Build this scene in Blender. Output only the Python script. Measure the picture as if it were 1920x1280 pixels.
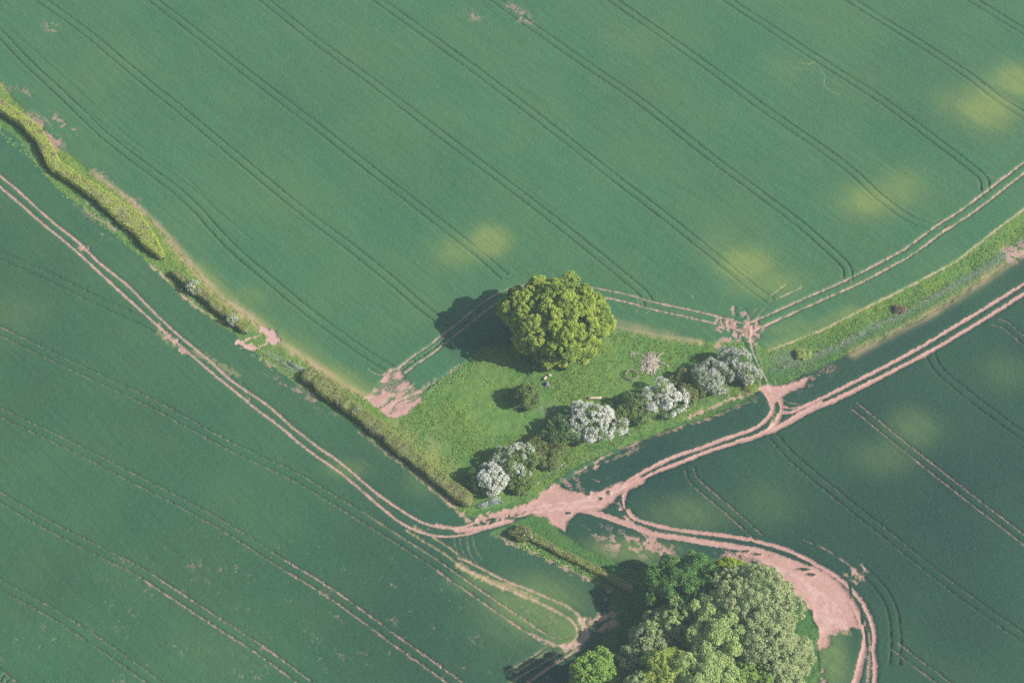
import bpy, math, random
import numpy as np
from mathutils import Vector, Matrix

for o in list(bpy.data.objects): bpy.data.objects.remove(o)
SC = bpy.context.scene
COL = SC.collection
R = math.radians

# ------------------------------------------------------------------ camera
THETA = R(55.0); DIST = 375.0; FPX = 3750.0
CAMLOC = Vector((0, -DIST*math.cos(THETA), DIST*math.sin(THETA)))
cam = bpy.data.cameras.new('camera'); camo = bpy.data.objects.new('camera', cam); COL.objects.link(camo)
cam.sensor_width = 36.0; cam.lens = FPX/1920*36.0; cam.clip_start = 1.0; cam.clip_end = 9000
camo.location = CAMLOC; camo.rotation_euler = (math.pi/2-THETA, 0, 0)
SC.camera = camo

# ------------------------------------------------------------------ light
SUN_EL = R(39.0); SUN_DIR = Vector((1.0, -0.27, 0)).normalized()      # horizontal direction towards the sun
az = math.atan2(SUN_DIR.x, SUN_DIR.y)                                 # clockwise from +y
W = bpy.data.worlds.new('World'); SC.world = W; W.use_nodes = True
nt = W.node_tree; nt.nodes.clear()
sky = nt.nodes.new('ShaderNodeTexSky'); sky.sky_type = 'NISHITA'; sky.sun_disc = False
sky.sun_elevation = SUN_EL; sky.sun_rotation = az; sky.dust_density = 2.0; sky.altitude = 50
bg = nt.nodes.new('ShaderNodeBackground'); bg.inputs['Strength'].default_value = 0.085
out = nt.nodes.new('ShaderNodeOutputWorld')
nt.links.new(sky.outputs[0], bg.inputs[0]); nt.links.new(bg.outputs[0], out.inputs[0])
sd = (SUN_DIR*math.cos(SUN_EL)+Vector((0, 0, math.sin(SUN_EL)))).normalized()
sun = bpy.data.lights.new('sun', 'SUN'); sun.energy = 5.0; sun.angle = R(0.5); sun.color = (1.0, 0.93, 0.84)
suno = bpy.data.objects.new('sun', sun); COL.objects.link(suno)
suno.rotation_euler = sd.to_track_quat('Z', 'Y').to_euler(); suno.location = sd*200
SC.view_settings.view_transform = 'Standard'; SC.view_settings.look = 'None'
SC.view_settings.exposure = 0.70; SC.view_settings.gamma = 1.0; SC.view_settings.use_curve_mapping = False
SC.render.engine = 'CYCLES'; SC.cycles.use_denoising = False; SC.cycles.use_adaptive_sampling = False
SC.cycles.max_bounces = 6; SC.cycles.volume_bounces = 1; SC.cycles.sample_clamp_indirect = 4.0
HAZE_DENSITY = 0.00022

# ------------------------------------------------------------------ helpers
_a = math.pi/2-THETA
def at(px, py):
    """photo pixel -> point on the flat ground (metres)"""
    x = (px-960)/FPX; y = -(py-640)/FPX; z = -1.0
    wy = y*math.cos(_a)-z*math.sin(_a); wz = y*math.sin(_a)+z*math.cos(_a)
    t = -CAMLOC.z/wz
    return (CAMLOC.x+x*t, CAMLOC.y+wy*t)
def mpx(px, py):                      # metres per photo pixel near a ground point
    p = at(px, py); q = at(px+1, py); return q[0]-p[0]
def P(l): return np.array([at(*p) for p in l])

def tag(o, label=None, cat=None, group=None, kind=None):
    if label: o['label'] = label
    if cat: o['category'] = cat
    if group: o['group'] = group
    if kind: o['kind'] = kind
    return o
def empty(name, loc, label, cat, group=None, rz=0):
    o = bpy.data.objects.new(name, None); COL.objects.link(o)
    o.location = loc; o.rotation_euler = (0, 0, rz); o.empty_display_size = .5
    return tag(o, label, cat, group)
def mesh_np(name, V, F, mat, parent=None, smooth=False):
    """V (n,3), F (m,k) arrays, or list of faces"""
    me = bpy.data.meshes.new(name)
    if isinstance(F, np.ndarray):
        n, k = F.shape
        me.vertices.add(len(V)); me.vertices.foreach_set('co', np.asarray(V, np.float32).ravel())
        me.loops.add(n*k); me.loops.foreach_set('vertex_index', F.astype(np.int32).ravel())
        me.polygons.add(n); me.polygons.foreach_set('loop_start', np.arange(0, n*k, k, dtype=np.int32))
        me.update(calc_edges=True)
    else:
        me.from_pydata([tuple(v) for v in V], [], F); me.update()
    me.polygons.foreach_set('use_smooth', np.full(len(me.polygons), smooth))
    if mat: me.materials.append(mat)
    o = bpy.data.objects.new(name, me); COL.objects.link(o)
    if parent: o.parent = parent
    return o

class MB:
    """collects small solids"""
    def __init__(s): s.v = []; s.f = []
    def tube(s, pts, rad, n=6, cap=True):
        pts = [Vector(p) for p in pts]; base = len(s.v)
        if not hasattr(rad, '__len__'): rad = [rad]*len(pts)
        for i, p in enumerate(pts):
            d = (pts[min(i+1, len(pts)-1)]-pts[max(i-1, 0)]).normalized()
            u = d.cross(Vector((0, 0, 1)) if abs(d.z) < .9 else Vector((1, 0, 0))).normalized(); w = d.cross(u)
            for k in range(n):
                a = 2*math.pi*k/n
                s.v.append(p+(u*math.cos(a)+w*math.sin(a))*rad[i])
        for i in range(len(pts)-1):
            for k in range(n):
                a = base+i*n+k; b = base+i*n+(k+1) % n
                s.f.append((a, b, b+n, a+n))
        if cap:
            s.f.append(tuple(base+k for k in range(n))[::-1]); e = base+(len(pts)-1)*n
            s.f.append(tuple(e+k for k in range(n)))
        return s
    def box(s, c, sz, rz=0.0):
        b = len(s.v); ca, sa = math.cos(rz), math.sin(rz)
        for dz in (-.5, .5):
            for dx, dy in ((-.5, -.5), (.5, -.5), (.5, .5), (-.5, .5)):
                x, y = dx*sz[0], dy*sz[1]
                s.v.append(Vector((c[0]+x*ca-y*sa, c[1]+x*sa+y*ca, c[2]+dz*sz[2])))
        for q in ((3, 2, 1, 0), (4, 5, 6, 7), (0, 1, 5, 4), (1, 2, 6, 5), (2, 3, 7, 6), (3, 0, 4, 7)):
            s.f.append(tuple(b+i for i in q))
        return s
    def build(s, name, mat, parent=None, smooth=False):
        return mesh_np(name, s.v, s.f, mat, parent, smooth)

# value noise ---------------------------------------------------------------
_rt = np.random.RandomState(7).rand(256, 256).astype(np.float32)
def vn(x, y, scale, seed=0):
    x = x/scale+seed*17.31; y = y/scale+seed*9.77
    ix = np.floor(x).astype(np.int64); iy = np.floor(y).astype(np.int64)
    fx = (x-ix).astype(np.float32); fy = (y-iy).astype(np.float32)
    fx = fx*fx*(3-2*fx); fy = fy*fy*(3-2*fy)
    a = _rt[iy & 255, ix & 255]; b = _rt[iy & 255, (ix+1) & 255]
    c = _rt[(iy+1) & 255, ix & 255]; d = _rt[(iy+1) & 255, (ix+1) & 255]
    return (a*(1-fx)+b*fx)*(1-fy)+(c*(1-fx)+d*fx)*fy
def fbm(x, y, scale, octv=4, seed=0):
    s = 0; a = 1; t = 0
    for i in range(octv):
        s = s+a*vn(x, y, scale/2**i, seed+i*3); t += a; a *= .55
    return s/t
def sstep(e0, e1, x):
    t = np.clip((x-e0)/(e1-e0), 0, 1); return t*t*(3-2*t)

# ------------------------------------------------------------------ materials
def newmat(name):
    m = bpy.data.materials.new(name); m.use_nodes = True; n = m.node_tree; n.nodes.clear()
    return m, n, n.nodes, n.links
def noise_node(N, L, scale, detail=3, vec=None, rough=.55):
    t = N.new('ShaderNodeTexNoise'); t.inputs['Scale'].default_value = scale
    t.inputs['Detail'].default_value = detail; t.inputs['Roughness'].default_value = rough
    if vec is not None: L.new(vec, t.inputs['Vector'])
    return t
def mixc(N, L, fac, a, b):
    m = N.new('ShaderNodeMix'); m.data_type = 'RGBA'; m.clamp_factor = True
    for s, v in ((m.inputs[0], fac), (m.inputs[6], a), (m.inputs[7], b)):
        if isinstance(v, bpy.types.NodeSocket): L.new(v, s)
        elif isinstance(v, tuple): s.default_value = (*v, 1)
        else: s.default_value = v
    return m.outputs[2]
def mrange(N, L, val, a, b, c=0., d=1.):
    m = N.new('ShaderNodeMapRange'); L.new(val, m.inputs[0])
    for i, v in enumerate((a, b, c, d)): m.inputs[i+1].default_value = v
    return m.outputs[0]
def math_(N, L, op, a, b):
    m = N.new('ShaderNodeMath'); m.operation = op
    for s, v in ((m.inputs[0], a), (m.inputs[1], b)):
        if isinstance(v, bpy.types.NodeSocket): L.new(v, s)
        else: s.default_value = v
    return m.outputs[0]

def leaf_mat(name, c0, c1, c2=None, patch=1.5, trans=.3, patch_fac=.5):
    """c0..c1 per-leaf variation, c2 in soft patches"""
    m, n, N, L = newmat(name)
    g = N.new('ShaderNodeNewGeometry')
    col = mixc(N, L, g.outputs['Random Per Island'], c0, c1)
    if c2:
        no = noise_node(N, L, 1/patch, 2, g.outputs['Position'])
        f = mrange(N, L, no.outputs[0], patch_fac, patch_fac+.12)
        col = mixc(N, L, f, col, c2)
    d = N.new('ShaderNodeBsdfDiffuse'); t = N.new('ShaderNodeBsdfTranslucent')
    L.new(col, d.inputs[0]); L.new(col, t.inputs[0])
    ms = N.new('ShaderNodeMixShader'); ms.inputs[0].default_value = trans
    L.new(d.outputs[0], ms.inputs[1]); L.new(t.outputs[0], ms.inputs[2])
    o = N.new('ShaderNodeOutputMaterial'); L.new(ms.outputs[0], o.inputs[0])
    return m
def plain_mat(name, c0, c1, scale=4, rough=.8, metal=0.0):
    m, n, N, L = newmat(name)
    g = N.new('ShaderNodeNewGeometry')
    no = noise_node(N, L, scale, 4, g.outputs['Position'])
    col = mixc(N, L, mrange(N, L, no.outputs[0], .35, .65), c0, c1)
    b = N.new('ShaderNodeBsdfPrincipled'); L.new(col, b.inputs['Base Color'])
    b.inputs['Roughness'].default_value = rough; b.inputs['Metallic'].default_value = metal
    o = N.new('ShaderNodeOutputMaterial'); L.new(b.outputs[0], o.inputs[0])
    return m

_p, _q = at(74, 0), at(567, 398); _d = np.array([_q[0]-_p[0], _q[1]-_p[1]]); _d /= np.linalg.norm(_d)
def ground_mat():
    m, n, N, L = newmat('ground_cover')
    g = N.new('ShaderNodeNewGeometry'); pos = g.outputs['Position']
    a1 = N.new('ShaderNodeAttribute'); a1.attribute_name = 'cover'
    a2 = N.new('ShaderNodeAttribute'); a2.attribute_name = 'cover2'
    s1 = N.new('ShaderNodeSeparateColor'); L.new(a1.outputs['Color'], s1.inputs[0])
    s2 = N.new('ShaderNodeSeparateColor'); L.new(a2.outputs['Color'], s2.inputs[0])
    soil, yellow, grass = s1.outputs; dry, grey, lush_haze = s2.outputs
    fine = noise_node(N, L, 3.4, 4, pos, .65); mid = noise_node(N, L, .45, 4, pos); big = noise_node(N, L, .05, 3, pos)
    ff = mrange(N, L, fine.outputs[0], .3, .7); mf = mrange(N, L, mid.outputs[0], .3, .7); bf = mrange(N, L, big.outputs[0], .3, .7)
    # cereal crop, blue green
    crop = mixc(N, L, ff, (.028, .099, .046), (.052, .148, .068))
    crop = mixc(N, L, math_(N, L, 'MULTIPLY', bf, .6), crop, (.070, .138, .048))
    crop = mixc(N, L, lush_haze, crop, mixc(N, L, ff, (.007, .029, .023), (.014, .049, .034)))
    crop = mixc(N, L, yellow, crop, (.165, .215, .060))
    # rough grass
    mp = N.new('ShaderNodeMapping'); mp.vector_type = 'TEXTURE'; mp.inputs['Rotation'].default_value = (0, 0, math.atan2(_d[1], _d[0])); mp.inputs['Scale'].default_value = (9, .55, 1)
    L.new(pos, mp.inputs[0]); rows = noise_node(N, L, 1.0, 3, mp.outputs[0], .6)
    crop = mixc(N, L, mrange(N, L, rows.outputs[0], .42, .68, 0, .20), crop, (.016, .052, .036))
    gr = mixc(N, L, mf, (.070, .165, .042), (.120, .225, .052))
    gr = mixc(N, L, math_(N, L, 'MULTIPLY', ff, .6), gr, (.055, .115, .034))
    gr = mixc(N, L, yellow, gr, (.16, .22, .040))
    gr = mixc(N, L, lush_haze, gr, (.040, .110, .032))
    col = mixc(N, L, grass, crop, gr)
    col = mixc(N, L, dry, col, (.34, .27, .135))
    col = mixc(N, L, grey, col, (.14, .165, .145))
    so = mixc(N, L, mf, (.34, .19, .155), (.43, .262, .222))
    so = mixc(N, L, math_(N, L, 'MULTIPLY', ff, .5), so, (.39, .25, .215))
    st_ = noise_node(N, L, 1.1, 5, pos, .7)
    so = mixc(N, L, math_(N, L, 'MULTIPLY', mrange(N, L, st_.outputs[0], .48, .66), .55), so, (.27, .18, .155))
    so = mixc(N, L, math_(N, L, 'MULTIPLY', grey, .8), so, (.26, .185, .16))
    so = mixc(N, L, math_(N, L, 'MULTIPLY', dry, .7), so, (.50, .36, .32))
    f = math_(N, L, 'ADD', soil, mrange(N, L, fine.outputs[0], .3, .7, -.40, .40))
    f = mrange(N, L, f, .20, .84)
    f = math_(N, L, 'MULTIPLY', f, mrange(N, L, soil, .05, .35))
    col = mixc(N, L, f, col, so)
    b = N.new('ShaderNodeBsdfPrincipled'); L.new(col, b.inputs['Base Color'])
    b.inputs['Roughness'].default_value = .9; b.inputs['Specular IOR Level'].default_value = .1
    bump = N.new('ShaderNodeBump'); bump.inputs['Strength'].default_value = .6; bump.inputs['Distance'].default_value = .12
    fn = noise_node(N, L, 5.5, 3, pos); L.new(fn.outputs[0], bump.inputs['Height']); L.new(bump.outputs[0], b.inputs['Normal'])
    o = N.new('ShaderNodeOutputMaterial'); L.new(b.outputs[0], o.inputs[0])
    return m

M = {}
M['ground'] = ground_mat()
M['bark'] = plain_mat('bark', (.10, .075, .05), (.17, .14, .10), 3)
M['twig'] = plain_mat('twig', (.13, .095, .07), (.22, .17, .13), 6)
M['stick'] = plain_mat('stick', (.36, .31, .25), (.52, .46, .38), 5)
M['log'] = plain_mat('log_wood', (.36, .29, .22), (.50, .41, .32), 6)
M['greywood'] = plain_mat('grey_wood', (.10, .095, .10), (.22, .20, .19), 5)
M['post'] = plain_mat('post_wood', (.30, .27, .22), (.44, .40, .34), 5)
M['steel'] = plain_mat('galvanised_steel', (.24, .26, .30), (.36, .38, .42), 3, .45, .3)
M['rust'] = plain_mat('dull_steel', (.16, .13, .11), (.26, .22, .19), 4, .7, .2)
M['blossom'] = leaf_mat('blossom', (.72, .72, .68), (.90, .90, .87), trans=.35)
M['blossom_grey'] = leaf_mat('blossom_faded', (.52, .52, .49), (.74, .73, .70), trans=.3)
M['haw'] = leaf_mat('hawthorn_leaf', (.15, .24, .07), (.26, .36, .11), (.20, .26, .09))
M['haw_dark'] = leaf_mat('hawthorn_leaf_dark', (.10, .19, .065), (.18, .29, .09))
M['haw_brown'] = leaf_mat('bush_leaf_brown', (.17, .22, .07), (.27, .30, .11))
M['maple'] = leaf_mat('fresh_leaf', (.32, .42, .075), (.52, .61, .13), (.22, .33, .07), 3, .45, .52)
M['deep'] = leaf_mat('deep_leaf', (.10, .22, .060), (.20, .36, .10))
M['lime'] = leaf_mat('lime_leaf', (.26, .36, .03), (.40, .48, .05))
M['sage'] = leaf_mat('sage_leaf', (.34, .41, .19), (.53, .60, .32), trans=.42)
M['sage2'] = leaf_mat('pale_leaf', (.34, .44, .16), (.54, .65, .28), trans=.42)
M['bright'] = leaf_mat('bright_leaf', (.20, .33, .07), (.34, .50, .12))
M['hedge'] = leaf_mat('hedge_leaf', (.17, .21, .060), (.29, .33, .10), (.22, .17, .14), 1.3, .2, .56)
M['hedge_y'] = leaf_mat('hedge_leaf_yellow', (.27, .34, .060), (.44, .50, .10), (.25, .18, .16), 1.3, .2, .57)
M['weed'] = leaf_mat('weed_leaf', (.17, .32, .08), (.29, .44, .14))
M['tuft'] = leaf_mat('grass_tuft', (.09, .22, .05), (.15, .30, .07))
M['tuft_y'] = leaf_mat('grass_tuft_yellow', (.19, .30, .06), (.28, .38, .08))
M['red'] = leaf_mat('red_brown_leaf', (.24, .19, .13), (.34, .27, .19))
M['pale_shrub'] = leaf_mat('pale_shrub_leaf', (.34, .44, .14), (.50, .58, .22))
M['yflower'] = leaf_mat('yellow_flower', (.50, .42, .03), (.70, .60, .05))

# ================================================================== GROUND
STEP = 0.215
x0, x1 = -122, 122
yb = at(960, 1330)[1]; yt = at(960, -60)[1]
def axis(a, b, far):
    n = int((b-a)/STEP); f = np.linspace(a, b, n+1)
    g = STEP*1.5**np.arange(1, 30); g = np.cumsum(g); g = g[g < far]; g = np.append(g, far)
    return np.concatenate([(a-g)[::-1], f, b+g])
XS = axis(x0, x1, 1400); YS = axis(yb, yt, 1400)
GX, GY = np.meshgrid(XS, YS)
SH = GX.shape

def smooth(pts, n=6):
    pts = np.asarray(pts, float)
    if len(pts) < 3: return pts
    p = np.vstack([2*pts[0]-pts[1], pts, 2*pts[-1]-pts[-2]]); o = []
    for i in range(1, len(p)-2):
        for t in np.linspace(0, 1, n, endpoint=False):
            o.append(.5*((2*p[i])+(-p[i-1]+p[i+1])*t+(2*p[i-1]-5*p[i]+4*p[i+1]-p[i+2])*t*t+(-p[i-1]+3*p[i]-3*p[i+1]+p[i+2])*t**3))
    o.append(p[-2]); return np.array(o)
def line(l, ext=True):
    w = P(l)
    if ext:
        if l[0][0] < 12 or l[0][0] > 1908 or l[0][1] < 12 or l[0][1] > 1268:
            d = w[0]-w[1]; w = np.vstack([w[0]+d/np.linalg.norm(d)*30, w])
        if l[-1][0] < 12 or l[-1][0] > 1908 or l[-1][1] < 12 or l[-1][1] > 1268:
            d = w[-1]-w[-2]; w = np.vstack([w, w[-1]+d/np.linalg.norm(d)*30])
    return smooth(w)
def offset(w, d):
    t = np.gradient(w, axis=0); t /= np.linalg.norm(t, axis=1)[:, None]+1e-9
    return w+np.stack([-t[:, 1], t[:, 0]], 1)*d
def window(w, pad):
    i0, i1 = np.searchsorted(XS, w[:, 0].min()-pad), np.searchsorted(XS, w[:, 0].max()+pad)
    j0, j1 = np.searchsorted(YS, w[:, 1].min()-pad), np.searchsorted(YS, w[:, 1].max()+pad)
    return slice(j0, j1), slice(i0, i1)
def distline(w, pad=4.):
    D = np.full(SH, 99., np.float32)
    for a, b in zip(w[:-1], w[1:]):
        s = window(np.array([a, b]), pad); X = GX[s]; Y = GY[s]
        if X.size == 0: continue
        d = b-a; L2 = d@d+1e-9
        t = np.clip(((X-a[0])*d[0]+(Y-a[1])*d[1])/L2, 0, 1)
        D[s] = np.minimum(D[s], np.hypot(X-a[0]-t*d[0], Y-a[1]-t*d[1]))
    return D
def inpoly(w, X=None, Y=None):
    X = GX if X is None else X; Y = GY if Y is None else Y
    r = np.zeros(X.shape, bool); n = len(w)
    for i in range(n):
        a = w[i]; b = w[(i+1) % n]
        if a[1] == b[1]: continue
        c = ((a[1] > Y) != (b[1] > Y)) & (X < (b[0]-a[0])*(Y-a[1])/(b[1]-a[1])+a[0]); r ^= c
    return r
def polymask(pts, soft=.6, ragged=.8, nscale=2.5, seed=1):
    """1 inside a pixel polygon, ragged soft edge"""
    w = P(pts); d = distline(np.vstack([w, w[:1]]), 5.); ins = inpoly(w)
    sd_ = np.where(ins, np.minimum(d, 5), -np.minimum(d, 5))
    sd_ = sd_+((fbm(GX, GY, nscale, 3, seed)-.5)*2+(NF-.5)*.25)*ragged
    return sstep(-soft, soft, sd_).astype(np.float32)

_p, _q = at(74, 0), at(567, 398); _d = np.array([_q[0]-_p[0], _q[1]-_p[1]]); _d /= np.linalg.norm(_d)
AL = GX*_d[0]+GY*_d[1]; AC = -GX*_d[1]+GY*_d[0]
N1 = fbm(GX, GY, 1.2, 3, 1); N2 = fbm(GX, GY, 5, 4, 2); N3 = fbm(GX, GY, 22, 3, 3); NF = np.random.RandomState(3).rand(*SH).astype(np.float32)
NS = fbm(GX, GY, .55, 2, 12)
NL = fbm(AC, AL/7, .9, 3, 5); NP = fbm(AC, AL/3.5, 2.6, 4, 15)      # noise stretched along the drilling direction

soil = np.zeros(SH, np.float32); gap = np.zeros(SH, np.float32); dry = np.zeros(SH, np.float32)
yel = np.zeros(SH, np.float32); grey = np.zeros(SH, np.float32); lush_haze = np.zeros(SH, np.float32); rut = np.zeros(SH, np.float32)

def stamp(w, width, s=1.0, g=1.0, dr=0.0, rag=.12, soft=.16, broken=0.0, gs=0.0):
    D = distline(w, width+1.5)
    e = width/2+((N1-.5)*.8+(NS-.5)*1.1)*2*rag*1.5
    m = 1-sstep(-soft, soft, D-e)
    mg = m if not gs else 1-sstep(-gs, gs, D-e)
    ms = m.copy()
    if broken: ms = ms*sstep(broken-.10, broken+.10, N2*.5+N1*.5)
    np.maximum(soil, ms*s, out=soil); np.maximum(gap, mg*g, out=gap)
    if dr: np.maximum(dry, m*dr*(.4+.9*N2), out=dry)
def pair(l, gauge=1.65, width=.42, ext=True, **k):
    w = line(l, ext)
    for sgn in (-1, 1): stamp(offset(w, sgn*gauge/2), width, **k)

# ---- grass areas ----------------------------------------------------------
NE_EDGE = [(0,151),(17,176),(42,204),(65,224),(87,252),(110,277),(141,300),(174,328),(225,365),(267,398),(295,426),(318,449),(343,482),(374,520),(406,553),(440,580),(484,610),(499,624),(518,642),(568,674),(615,706),(646,727),(690,748)]
SW_EDGE = [(0,237),(42,268),(65,302),(93,336),(127,367),(169,403),(219,440),(253,471),(284,497),(334,547),(396,597),(452,636),(490,669),(552,713),(615,763),(677,806),(743,858),(787,895),(827,930),(868,962)]
paddock = [(480,648),(690,748),(727,782),(790,745),(830,712),(870,680),(905,655),(1000,640),(1150,617),(1220,630),(1312,645),(1350,640),(1392,640),(1440,722),(1400,752),(1334,782),(1246,810),(1152,844),(1090,872),(1040,902),(1010,932),(960,958),(905,975),(868,962)]+SW_EDGE[-2:10:-1]
v1 = [(-60,70)]+NE_EDGE+[(868,962)]+SW_EDGE[::-1]+[(-60,190)]
verge = [(1412,640),(1439,658),(1539,620),(1601,589),(1695,542),(1789,492),(1808,479),(1914,398),(1990,345),(1990,430),(1920,478),(1882,502),(1820,542),(1748,589),(1664,633),(1586,667),(1520,699),(1470,722),(1440,724)]
south = [(925,1000),(960,982),(1005,966),(1030,972),(1052,1000),(1100,1030),(1150,1052),(1200,1072),(1235,1100),(1250,1160),(1200,1135),(1160,1115),(1116,1093),(1078,1074),(1037,1052),(1000,1036),(969,1020)]
copse_floor = [(1150,1112),(1200,1066),(1260,1050),(1400,1052),(1452,1072),(1495,1124),(1523,1150),(1533,1180),(1536,1215),(1538,1340),(1040,1340),(1100,1240),(1130,1195)]
grass = np.zeros(SH, np.float32)
for i, pl in enumerate((paddock, v1, verge, south, copse_floor)):
    grass = np.maximum(grass, polymask(pl, .25, .45, 1.6, 11+i))
rag_all = grass

# dry tan margins
def margin(l, width, amt, seed=4, off=0.):
    w = smooth(P(l)); w = offset(w, off) if off else w
    D = distline(w, width*2.5+2)
    m = np.exp(-(D/width)**2)*amt*(.25+1.1*fbm(GX, GY, 3.5, 3, seed)); np.maximum(dry, np.clip(m, 0, .9), out=dry)
def ymargin(l, width, amt, seed=6):
    D = distline(smooth(P(l)), width*2.5+2); m = np.exp(-(D/width)**2)*amt*(.4+.9*fbm(GX, GY, 5, 3, seed)); np.maximum(yel, np.clip(m, 0, 1), out=yel)
margin([(318,452),(343,482),(374,518),(406,552),(440,578),(484,608),(499,622)], .9, .85)
margin([(518,640),(568,670),(615,701),(646,723),(690,747)], .8, .8)
ymargin([(374,505),(440,568),(500,620)], 1.8, .6); ymargin([(525,640),(568,665),(630,705),(680,735)], 2.4, .7)
ymargin([(110,285),(174,335),(267,405),(318,460),(374,528),(440,590)], .9, .9)
margin([(174,326),(225,362),(267,396),(300,428),(325,456)], .55, .75)
margin([(1150,613),(1220,628),(1312,643)], .6, .6); margin([(1150,606),(1260,632)], 1.0, .35)
margin([(1600,664),(1664,630),(1748,587),(1820,540),(1882,498),(1930,468)], 1.0, .75)
ymargin([(1440,655),(1539,612),(1601,585)], 1.6, .5)
margin([(760,835),(830,870),(800,850),(740,800)], 2.0, .35); margin([(820,818),(790,880)], 1.6, .3)
# thin, yellowing crop
for cx, cy, rx, ry, s in ((918,455,34,20,.95),(862,475,48,20,.5),(1400,497,55,24,.85),(1440,532,70,20,.55),(1350,470,40,30,.3),
        (1630,382,55,24,.75),(1690,352,40,26,.45),(1850,205,58,30,.85),(1905,155,45,28,.8),(1800,195,50,25,.3),(1708,805,50,26,.26),
        (1660,855,60,26,.2),(1290,965,80,24,.24),(1000,1140,90,36,.5),(1060,1180,50,25,.5),(900,1095,60,14,.3),(1440,950,60,30,.12),
        (460,560,40,20,.3),(20,590,70,30,.12),(800,740,60,10,.2),(1560,1235,30,45,.5),(1180,1035,90,16,.45),(1490,620,60,14,.35),
        (1190,75,70,20,.12),(1480,130,60,25,.12),(650,880,40,12,.3),(800,905,40,18,.2),(1890,700,45,25,.15),
        (850,860,30,40,.25),(760,820,50,25,.3)):
    c = at(cx, cy); k = mpx(cx, cy)
    d = ((GX-c[0])/(rx*k))**2+((GY-c[1])/(ry*1.35*k/.8))**2
    np.maximum(yel, (np.exp(-(d+(NP-.5)*1.5+(N2-.5)*.8).clip(0, 9)**1.15)*s*(.35+.65*N2+.65*NP)).clip(0, 1).astype(np.float32), out=yel)

# ---- tramlines ------------------------------------------------------------
T = [
 [(0,66),(53,122),(112,176),(190,251),(252,301),(326,356),(374,400),(391,420),(435,467),(479,505),(560,573),(637,631),(700,675),(730,692)],
 [(74,0),(160,62),(277,160),(322,195),(450,302),(567,398),(652,462),(735,529),(784,572),(818,597),(842,606)],
 [(284,0),(383,77),(478,152),(597,243),(730,348),(880,464),(945,520)],
 [(492,0),(597,83),(700,158),(860,280),(1019,400),(1119,480),(1170,522),(1206,553),(1216,572)],
 [(708,2),(880,126),(990,208),(1089,286),(1236,400),(1336,480),(1404,536),(1445,566)],
 [(926,0),(990,47),(1081,111),(1203,196),(1320,288),(1424,366),(1501,424),(1564,480),(1586,504),(1589,526)],
 [(1144,0),(1241,67),(1320,123),(1428,203),(1543,283),(1600,327),(1648,371),(1701,410),(1742,426),(1768,420)],
 [(1360,0),(1482,80),(1562,132),(1657,194),(1761,272),(1817,314),(1842,336),(1847,360)],
 [(1590,0),(1717,80),(1814,144),(1872,188),(1920,219)],
 [(1818,0),(1920,62)],
 [(2000,10),(2060,45)]]
for l in T: pair(l, width=.31, s=.26, g=1.0, rag=.03, soft=.145, broken=.34)
for l in [[(0,40),(90,120),(174,196),(233,252),(281,289),(349,334),(399,387),(472,452)], [(150,200),(245,277),(309,317),(365,359),(405,396)]]:
    stamp(line(l), .22, s=.15, g=.5, rag=.06, soft=.12)
WT = [
 [(0,481),(90,520),(190,569),(253,597),(290,616),(330,642)],
 [(0,622),(80,661),(156,697),(247,739),(310,771),(366,802),(429,836),(558,897),(619,934),(722,997),(820,1060),(889,1109),(945,1147),(1022,1198),(1053,1206),(1078,1200)],
 [(0,775),(141,841),(239,892),(405,979),(530,1058),(626,1117),(741,1201),(853,1280)],
 [(0,933),(85,983),(183,1033),(274,1080),(410,1169),(490,1220),(572,1280)],
 [(0,1097),(82,1141),(176,1200),(290,1280)],
 [(0,1266),(18,1280)]]
for i, l in enumerate(WT): pair(l, width=.28, s=.40 if i else .25, g=1.0, rag=.06, soft=.14, broken=.28)
# far end of some lines is more worn
pair([(825,1064),(889,1109),(945,1147),(1022,1198)], width=.32, s=.7, g=1, rag=.1)
pair([(530,1058),(626,1117),(741,1201),(853,1280)], width=.3, s=.66, g=1, rag=.1, broken=.2)
pair([(274,1080),(410,1169),(490,1220),(572,1280)], width=.3, s=.62, g=1, rag=.1, broken=.2)
ET = [
 [(1742,662),(1751,682),(1768,703),(1817,744),(1872,786),(1920,821)],
 [(1602,762),(1672,819),(1748,880),(1836,949),(1882,983),(1920,1013)],
 [(1448,818),(1478,852),(1509,880),(1589,946),(1675,1014),(1792,1107),(1920,1198)],
 [(1293,882),(1304,905),(1363,955),(1424,1010)],
 [(1611,1065),(1645,1098),(1664,1126),(1675,1158),(1679,1200),(1677,1245)],
 [(1680,1213),(1720,1244),(1768,1280)],
 [(1862,604),(1888,612),(1920,640)]]
for i, l in enumerate(ET): pair(l, width=.28, s=(.2, .6, .3, .5, .25, .5, .45)[i], g=1.0, rag=.06, soft=.14, broken=.28)
stamp(line([(1507,1014),(1551,1033),(1600,1066)]), .3, s=.5, g=.6, broken=.4)
# faint sprayer loops and drill lines
for l in [[(852,1008),(856,1032),(871,1054)], [(862,1008),(866,1030),(880,1054)], [(876,1008),(880,1035),(895,1058)], [(886,1006),(892,1030),(905,1050)],
          [(1538,130),(1548,145),(1546,160),(1560,172),(1576,180)], [(1566,150),(1575,160),(1585,166)], [(1497,120),(1520,122),(1530,116)], [(1492,129),(1505,132)],
          [(1196,560),(1200,575),(1194,588)], [(1215,565),(1222,580),(1210,592)], [(1583,520),(1578,540)], [(1595,524),(1600,545)],
          [(1850,330),(1875,338)], [(1400,620),(1430,585),(1450,560)], [(1395,610),(1420,580)]]:
    stamp(line(l), .2, s=.35, g=.4, dr=.25, rag=.05, soft=.12)
for l in [[(1445,557),(1474,535)], [(1458,562),(1510,538)]]: stamp(line(l), .25, s=.5, dr=.4, g=.6, broken=.2)

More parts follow.
